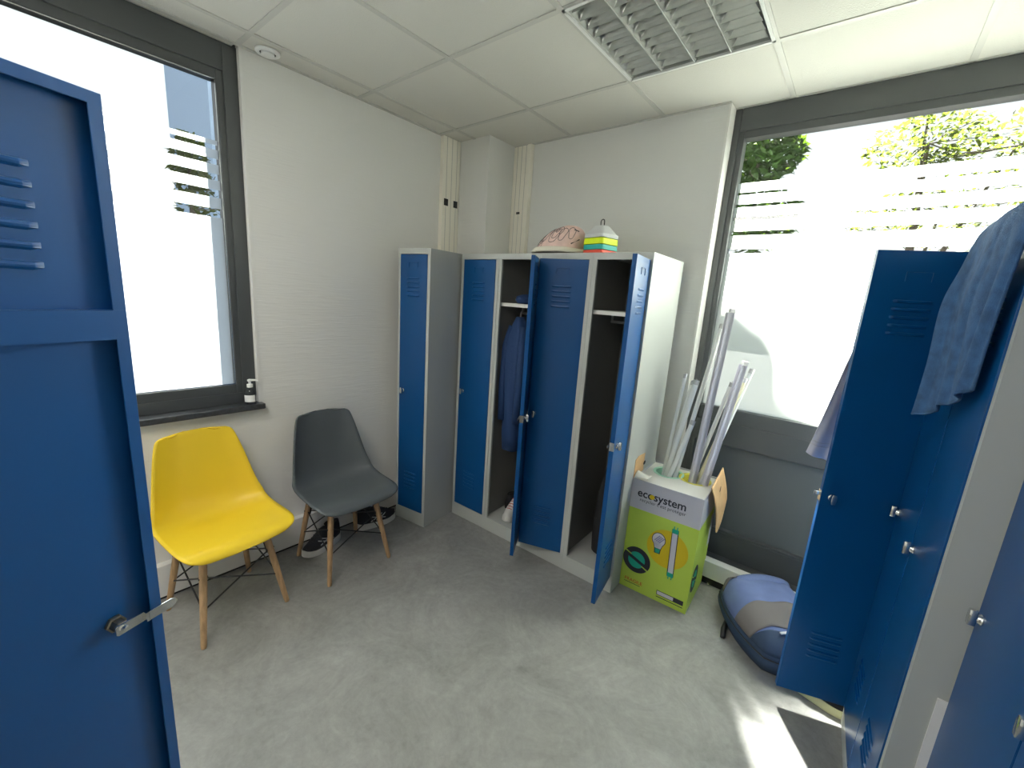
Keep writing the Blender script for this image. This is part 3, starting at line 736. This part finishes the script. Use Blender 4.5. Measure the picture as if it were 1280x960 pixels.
ltube('white batten leaning right over the box edge beside the brown flap', (1.835, .93, 1.315), (1.760, .885, .655), .013, 'led_batten', square=True, zend=.35)
ltube('white slim tube with pale end behind the right-hand batten', (1.856, 1.03, 1.270), (1.730, .925, .633), .011, zend=.12)
ltube('short slim tube leaning behind the tallest batten toward the right', (1.790, .94, 1.198), (1.680, .920, .633), .0095)
ltube('cream-tinted tube lying lowest in the right hole of the box', (1.840, .98, 1.225), (1.712, .930, .633), .011, m='creamtube', zend=.10)
ltube('leftmost slim tube in the left hole of the box', (1.553, .945, 1.203), (1.527, .905, .633), .009)
ltube('wide white tube in the middle of the left hole', (1.617, .940, 1.178), (1.550, .885, .633), .0135)
ltube('shortest tube in the left hole, its metal cap lowest', (1.640, .915, .960), (1.575, .865, .633), .0115)
ltube('white tube tucked beside the wide one in the left hole', (1.600, .955, 1.170), (1.535, .925, .633), .0125)

# ------------------------------------------------------------------ backpack by the window
bp = thing('backpack', 'blue and grey backpack lying on the floor in front of the right window', 'backpack', (2.185, .790, 0), D(38))
ax, ay, hz = .215, .262, .135
def bag(u, v, off=0.):                                       # u,v in -1..1 over the footprint
    # square to rounded disc
    x = u*math.sqrt(max(0, 1-v*v*.36)); y = v*math.sqrt(max(0, 1-u*u*.36))
    r = max(abs(u), abs(v))
    z = hz*(1-r**4)**.7*(.80+.22*v-.05*u) + .095
    z += .010*math.sin(7*u+2*v)*(1-r)+.008*math.sin(5*v-3*u)*(1-r)
    n = 1+off/.2
    return Vector((x*ax*n*(1-.05*r), y*ay*n*(1-.02*r), z+off))
def band(v0, v1, m, nm, off=.0, u0=-1, u1=1, lab=None, curve=0.):
    b = MB(); b.grid(lambda a, c: bag(u0+(u1-u0)*a, min(1, max(-1, v0+(v1-v0)*c+curve*(a*2-1)**2*(1 if abs(v0+(v1-v0)*c) < .95 else 0))), off), 40, 12)
    return b.build(nm, m, bp, smooth=True, solid=.003, label=lab)
band(-1, 1, M['bagblue'], 'main_panel')
band(-.52, .02, M['baggrey'], 'grey_band', .003, -.985, .985, curve=-.10)
band(.74, .86, M['baggrey'], 'rear_band', .003, -.97, .97)
band(-.985, -.62, M['bagnavy'], 'end_panel', .0025, -.985, .985); band(-.97, -.64, M['bagsky'], 'front_pocket', .005, -.1, .95, 'lighter blue pocket near the end')
def side(a, c):
    th = 2*PI*a; k = max(abs(math.cos(th)), abs(math.sin(th))); u, v = math.cos(th)/k, math.sin(th)/k
    p = bag(u*.999, v*.999); bul = 1+.035*math.sin(PI*c)
    return Vector((p.x*bul*(.90+.10*min(1, c*2)), p.y*bul*(.90+.10*min(1, c*2)), .004+(p.z+.012-.004)*c))
b = MB(); b.grid(side, 80, 8, wrap=True); b.build('side_panel', M['bagnavy'], bp, smooth=True, solid=.003)
b = MB(); pts = []
for k in range(81):
    p = side((k % 80)/80, .80); pts.append(p*1.004)
b.tube(pts, .004, 6); b.build('zip', M['black'], bp)
# hump of the back padding by the window
b = MB()
def pad(a, c):
    th = PI*a; x = -.13+.30*c; rr = .05*math.sin(PI*min(1, max(0, c)))**.4
    return Vector((x, .180+math.cos(th)*rr*.9, .170+math.sin(th)*rr))
b.grid(pad, 14, 18); b.build('back_padding', M['bagblue'], bp, smooth=True, solid=.004)
b = MB()
b.tube([(-.19, .06, .04), (-.225, .02, .02), (-.245, -.02, .008)], [.012, .012, .011], 8); b.build('strap', M['black'], bp, smooth=True)
b = MB(); b.tube([(.02, -.225, .04), (.05, -.26, .014), (.09, -.265, .012), (.12, -.23, .03)], .012, 8); b.build('strap', M['black'], bp, smooth=True)
b = MB(); b.tube([(-.10, -.22, .05), (-.11, -.255, .03), (-.06, -.27, .014), (.0, -.25, .02)], .012, 8); b.build('strap', M['black'], bp, smooth=True)
p = bag(-.35, -.64, .010); b = MB(); b.box(-.022, .022, -.006, .006, -.002, .004, Matrix.Translation(p) @ Matrix.Rotation(.2, 4, 'Z'), bev=.001); b.build('tag', M['wplastic'], bp, label='small white tag')

# ------------------------------------------------------------------ towel and coat
tw = thing('towel', 'blue towel draped over the top of the right-hand locker doors', 'towel', (2.47, .05, 1.80))
cols = [  # each column: over the top, edge, down
    [(2.60, .17, 1.806), (2.50, .185, 1.812), (2.447, .19, 1.802), (2.427, .20, 1.70), (2.413, .205, 1.605), (2.418, .205, 1.451), (2.417, .205, 1.302)],
    [(2.60, .11, 1.806), (2.50, .13, 1.816), (2.450, .13, 1.806), (2.438, .15, 1.70), (2.432, .165, 1.60), (2.436, .170, 1.451), (2.436, .165, 1.320)],
    [(2.60, .05, 1.806), (2.50, .06, 1.818), (2.452, .06, 1.810), (2.440, .08, 1.70), (2.436, .10, 1.60), (2.446, .115, 1.47), (2.452, .12, 1.348)],
    [(2.60, -.02, 1.806), (2.51, -.01, 1.818), (2.456, -.01, 1.812), (2.446, .01, 1.70), (2.444, .035, 1.62), (2.452, .055, 1.49), (2.458, .065, 1.368)],
    [(2.60, -.08, 1.806), (2.51, -.07, 1.818), (2.460, -.07, 1.812), (2.458, -.045, 1.71), (2.460, -.015, 1.63), (2.464, .01, 1.51), (2.466, .02, 1.392)],
    [(2.60, -.15, 1.806), (2.52, -.14, 1.818), (2.470, -.14, 1.810), (2.470, -.095, 1.72), (2.471, -.055, 1.63), (2.472, -.03, 1.52), (2.473, -.02, 1.417)]]
def towel(u, v):
    p = smooth_lerp([smooth_lerp(c, v) for c in cols], u)
    k = max(0, v-.30)/.70
    fold = .013*math.sin(u*15+v*1.6)*k**.8 + .0025*math.sin(u*33+v*5)*k
    return Vector((p[0]-2.47-abs(fold)*.6-fold*.5, p[1]-.05+.006*math.sin(u*15+1)*k, p[2]-1.80))
MB().grid(towel, 72, 60).build('towel_cloth', M['towel'], tw, smooth=True, solid=.005)
b = MB(); b.tube([towel(k/40, 1) for k in range(41)], .0035, 6); b.build('hem', M['towel'], tw, smooth=True)

ct = thing('white_coat', 'white cloth coat hanging behind the open right locker door', 'coat', (2.34, .50, 1.62))
colsc = [
    [(2.335, .475, 1.63), (2.262, .455, 1.52), (2.236, .452, 1.42), (2.205, .455, 1.23), (2.186, .46, 1.12), (2.172, .462, 1.050)],
    [(2.340, .480, 1.64), (2.290, .480, 1.52), (2.270, .49, 1.40), (2.240, .50, 1.23), (2.225, .50, 1.11), (2.215, .50, 1.030)],
    [(2.345, .485, 1.64), (2.320, .490, 1.52), (2.310, .50, 1.40), (2.290, .52, 1.23), (2.280, .52, 1.11), (2.270, .52, 1.020)],
    [(2.350, .490, 1.63), (2.360, .505, 1.52), (2.370, .52, 1.40), (2.380, .53, 1.23), (2.380, .53, 1.11), (2.375, .53, 1.020)]]
def coat(u, v):
    p = smooth_lerp([smooth_lerp(c, v) for c in colsc], u)
    return Vector((p[0]-2.34, p[1]-.50+.010*math.sin(u*14+v*2)*v, p[2]-1.62))
MB().grid(coat, 30, 40).build('coat_cloth', M['whitecloth'], ct, smooth=True, solid=.003)
b = MB(); b.tube([coat(k/30, .84)+Vector((0, -.002, 0)) for k in range(31)], .002, 6); b.tube([coat(k/30, .87)+Vector((0, -.002, 0)) for k in range(31)], .002, 6); b.build('seam', M['palegrey'], ct)
b = MB(); b.tube([(.005, -.015, .0), (.005, -.005, .03), (.005, -.03, .04)], .003, 6); b.build('hanging_loop', M['black'], ct)

# ------------------------------------------------------------------ things on and inside the back lockers
hat = thing('pink_cap', 'pink patterned cap with cream brim on top of the middle back locker', 'cap', (.845, .665, 1.80), D(4))
def dome(a, c):
    th = 2*PI*a; ph = c*PI/2
    r = math.cos(ph)**.85; x = math.cos(th)*r; y = math.sin(th)*r; z = math.sin(ph)
    sx = .128 if x > 0 else .150
    return Vector((x*sx+.055*z, y*.125, .02+.142*z**(.9)*(1-.12*max(0, -x))))
MB().grid(dome, 48, 16, wrap=True).build('crown', M['pink'], hat, smooth=True, solid=.003)
b = MB(); 
def brim(a, c):
    th = 2*PI*a; k = .84+.32*c; z = .012+.016*math.sin(PI*c)+.012*(1-c)
    return Vector((math.cos(th)*(.130 if math.cos(th) > 0 else .145)*k*(1 if math.cos(th) < 0 else .98), math.sin(th)*.130*k, z))
b.grid(brim, 48, 6, wrap=True); b.build('brim', M['cream'], hat, smooth=True, solid=.012)
b = MB()
def on_dome(a, c): return dome(a, c)*1.012
for (a0, c0, ra, rc) in ((.74, .42, .045, .26), (.74, .42, .028, .16), (.735, .5, .012, .06), (.80, .40, .03, .20), (.87, .45, .03, .2), (.66, .40, .025, .2), (.61, .45, .02, .25)):
    b.tube([on_dome(a0+ra*math.cos(t_*PI/10)*(1+.2*math.sin(3*t_*PI/10)), c0+rc*math.sin(t_*PI/10)) for t_ in range(21)], .0013, 5)
for k in range(10): b.tube([on_dome(.56+.012*k, .08+.03*(k % 3)), on_dome(.57+.013*k, .22+.05*(k % 2))], .0013, 5)
b.tube([on_dome(.885, .55), on_dome(.935, .50)], .0028, 5); b.tube([on_dome(.885, .14), on_dome(.945, .26)], .0028, 5)
b.build('line_pattern', M['ink'], hat)

def cone(label, zb, zs, m, top):                           # square stacking marker: skirt band then pyramid shoulders
    o = thing('marker_cone', label, 'marker cone', (1.098, .665, 1.80+zb), D(-14), 'stack of square marker cones')
    b = MB(); r = .068
    def sq(h, z, rd=.016):
        out = []
        for cx, cy, a0 in ((1, 1, 0), (-1, 1, 90), (-1, -1, 180), (1, -1, 270)):
            for q in range(4): a = D(a0+30*q); out.append((cx*(h-rd)+rd*math.cos(a), cy*(h-rd)+rd*math.sin(a), z))
        return out
    b.loft([sq(r, 0), sq(r-.001, zs), sq(r-.006, zs+.002), sq(.030, zs+top), sq(.018, zs+top+.001, .012)])
    b.build('cone_body', m, o); return o
cone('red square marker cone at the bottom of the small stack on the locker', 0, .024, M['coneR'], .003)
cone('teal square marker cone second from the bottom of the small stack', .0275, .023, M['coneT'], .003)
cone('lime yellow square marker cone in the small stack', .054, .030, M['coneY'], .003)
cone('light grey square marker cone topping the small stack on the locker', .0875, .018, M['coneW'], .046)
hk = MB(); hk.tube([(1.088, .665, 1.953), (1.087, .665, 1.975), (1.090, .665, 1.983), (1.098, .665, 1.987), (1.106, .665, 1.983), (1.108, .665, 1.975), (1.108, .665, 1.953)], .0028, 8)
tag(hk.build('carrying_hook', M['black'], smooth=True), 'thin black wire loop sticking out of the top of the cone stack', 'hook')

# blue pouch on the shelf, jacket on the rail, black bag
b = MB(); b.lathe([(.001, 0), (.05, .002), (.062, .02), (.058, .042), (.03, .056), (.001, .058)], 20, Matrix.Translation((.665, .63, 1.516)) @ Matrix.Diagonal((1, 1.5, 1, 1)))
tag(b.build('folded_cap', M['jacket'], smooth=True), 'dark blue folded cap lying on the shelf of the open two-column locker', 'cap')
jk = thing('jacket', 'dark navy jacket hanging inside the open two-column locker', 'jacket', (.622, .625, 1.455), 0)
rings = []
prf = [(-.02, .030, .035), (-.06, .06, .05), (-.14, .10, .075), (-.22, .118, .085), (-.40, .120, .085), (-.60, .112, .082), (-.78, .100, .078), (-.88, .085, .07)]
for z, wx, wy in prf:
    rings.append([(.72*wx*math.cos(a)*(1+.06*math.sin(5*a)), .85*wy*math.sin(a)*(1+.10*math.sin(4*a+z*9)), z) for a in [2*PI*k/24 for k in range(24)]])
MB().loft(rings).build('jacket_body', M['jacket'], jk, smooth=True)
for sx in (-1, 1):
    MB().tube([(sx*.04, -.02, -.08), (sx*.062, -.04, -.2), (sx*.066, -.05, -.45), (sx*.06, -.055, -.68)], [.026, .03, .028, .024], 12).build('sleeve', M['jacket'], jk, smooth=True)
b = MB(); b.tube([(0, 0, -.03), (0, 0, .008), (0, .010, .016), (0, .016, .006)], .0025, 6); b.build('hanger_hook', M['tubecap'], jk)
bb = thing('black_bag', 'tall black bag standing at the bottom of the end locker', 'bag', (1.325, .76, .092))
rings = []
for z, wx, wy in ((0, .075, .09), (.02, .10, .12), (.15, .11, .13), (.35, .108, .125), (.50, .09, .105), (.62, .062, .08), (.70, .035, .045), (.73, .012, .015)):
    rings.append([(wx*math.copysign(abs(math.cos(a))**.75, math.cos(a))+.03*z, wy*math.copysign(abs(math.sin(a))**.75, math.sin(a)), z) for a in [2*PI*k/28 for k in range(28)]])
MB().loft(rings).build('bag_body', M['blackcloth'], bb, smooth=True)
b = MB(); b.tube([(.0, -.06, .66), (.02, -.08, .74), (.05, -.06, .66)], .008, 8); b.build('bag_handle', M['rubber'], bb, smooth=True)

# ------------------------------------------------------------------ outside
struct(MB().box(-14, 14, 1.5, 22, -.42, -.40).build('ground', M['ground']))
def tree(name, label, loc, blobs, nleaf, size, m, twigs=True):
    t = thing(name, label, 'tree', loc)
    rnd = random.Random(len(label)); b = MB(); bm = b.bm
    for bx_, by_, bz_, rx, ry, rz_, share in blobs:
        for i in range(int(nleaf*share)):
            while True:
                p = Vector((rnd.uniform(-1, 1), rnd.uniform(-1, 1), rnd.uniform(-1, 1)))
                if p.length < 1 and rnd.random() < .35+.65*p.length: break
            c0 = Vector((bx_+p.x*rx, by_+p.y*ry, bz_+p.z*rz_))
            q = Matrix.Rotation(rnd.uniform(0, 6.28), 3, 'Z') @ Matrix.Rotation(rnd.uniform(-1.2, 1.2), 3, 'X') @ Matrix.Rotation(rnd.uniform(0, 6.28), 3, 'Z')
            s_ = size*rnd.uniform(.6, 1.25)
            vs = [bm.verts.new(c0+q @ Vector(k)*s_) for k in ((-1, 0, 0), (0, -.45, .08), (1, 0, 0), (0, .45, .08))]
            bm.faces.new(vs)
    b.build('foliage', m, t)
    b = MB(); top = Vector(blobs[0][:3])
    b.tube([(0, 0, -.4-loc[2]), (top.x*.2, top.y*.2, top.z*.45), tuple(top)], [.07, .05, .02], 8)
    for bl in blobs:
        e = Vector(bl[:3]); b.tube([(top.x*.2, top.y*.2, top.z*.45), tuple((e+Vector((top.x*.2, top.y*.2, top.z*.45)))*.5+Vector((0, 0, .1))), tuple(e)], [.04, .022, .010], 6)
        for k in range(6):
            d = Vector((rnd.uniform(-1, 1)*bl[3], rnd.uniform(-1, 1)*bl[4], rnd.uniform(-.6, 1)*bl[5])); b.tube([tuple(e), tuple(e+d*.9)], [.008, .003], 5)
    b.build('trunk', M['bark'], t); return t
tree('leafy_tree', 'dense green leafy tree seen at the top left of the right window', (.7, 2.6, 0),
     [(.78, -.38, 2.68, .27, .18, .20, .24), (.32, -.4, 3.10, .37, .12, .37, 1.0), (.25, -.3, 2.4, .42, .25, .45, .14), (.78, -.4, 2.22, .34, .18, .24, .26)], 3800, .045, M['leaf'])
tree('sparse_tree', 'yellow-green sparse tree seen at the top right of the right window', (2.6, 5.2, 0),
     [(-.15, -.2, 3.42, .55, .45, .28, .24), (.50, -.2, 3.30, .70, .45, .30, .30), (-.2, 0, 3.85, .2, .3, .35, .06), (.1, .1, 2.72, .85, .5, .34, .40)], 2700, .038, M['leafy'])
tree('roadside_tree', 'pale green tree glimpsed through the slits of the left window', (-3.6, .05, 0),
     [(.5, -.10, 2.62, .3, .16, .28, .6), (.4, -.05, 2.2, .4, .2, .4, .4)], 700, .05, M['leafy'])
bd_ = thing('building', 'pale blue building edge in the left window, enlarged out of view to shade the film', 'building', (-5.2, 1.45, 0))
MB().box(-2.0, 0, -.68, 8.5, -.4, 17.9).build('facade', M['facade'], bd_)  # height and length made up to keep sun off the lower left film

# ------------------------------------------------------------------ light
wd = bpy.data.worlds.new('world'); bpy.context.scene.world = wd; wd.use_nodes = True
nt = wd.node_tree; bg = nt.nodes['Background']
tc = nt.nodes.new('ShaderNodeTexCoord'); sp = nt.nodes.new('ShaderNodeSeparateXYZ'); rp = nt.nodes.new('ShaderNodeValToRGB')
nt.links.new(tc.outputs['Generated'], sp.inputs[0]); mr = nt.nodes.new('ShaderNodeMapRange'); mr.inputs['From Min'].default_value = -1; nt.links.new(sp.outputs['Z'], mr.inputs['Value']); nt.links.new(mr.outputs['Result'], rp.inputs['Fac']); nt.links.new(rp.outputs['Color'], bg.inputs['Color'])
e_ = rp.color_ramp.elements; e_[0].position = .47; e_[0].color = (.10, .10, .09, 1); m_ = e_.new(.505); m_.color = (1, 1, .98, 1)
rp.color_ramp.elements[2].position = 1.; rp.color_ramp.elements[2].color = (.72, .86, 1, 1)
bg.inputs['Strength'].default_value = 1.05
sl = bpy.data.lights.new('sun', 'SUN'); sl.energy = 118; sl.angle = D(3); sl.color = (1, .95, .86)
so = bpy.data.objects.new('sun', sl); C.objects.link(so); so.rotation_euler = Vector((.50, -.85, -1.62)).to_track_quat('-Z', 'Y').to_euler()
al = bpy.data.lights.new('rear_fill_light', 'AREA'); al.shape = 'RECTANGLE'; al.size = 1.2; al.size_y = .6; al.energy = 24; al.color = (1, .96, .9)
ao = bpy.data.objects.new('rear_fill_light', al); C.objects.link(ao); ao.location = (1.25, -1.75, 2.56)  # added fill lamp behind the camera, no ceiling fitting known there

# ------------------------------------------------------------------ camera
cam = bpy.data.cameras.new('camera'); co = bpy.data.objects.new('camera', cam); C.objects.link(co)
cam.sensor_width = 36; cam.lens = 524.320*36/1280; cam.clip_start = .02
co.matrix_world = Matrix(((0.769720, -0.180249, 0.612406, 2.242665), (0.634885, 0.115872, -0.763869, -1.437506), (0.066726, 0.976772, 0.203626, 1.555146), (0.000000, 0.000000, 0.000000, 1.000000)))
sc = bpy.context.scene; sc.camera = co
sc.view_settings.view_transform = 'Standard'; sc.view_settings.look = 'None'
sc.view_settings.exposure = .35; sc.view_settings.gamma = 1
sc.cycles.max_bounces = 8; sc.cycles.diffuse_bounces = 5; sc.cycles.transparent_max_bounces = 16
sc.cycles.sample_clamp_indirect = 6; sc.cycles.use_denoising = True
sc.cycles.caustics_reflective = False
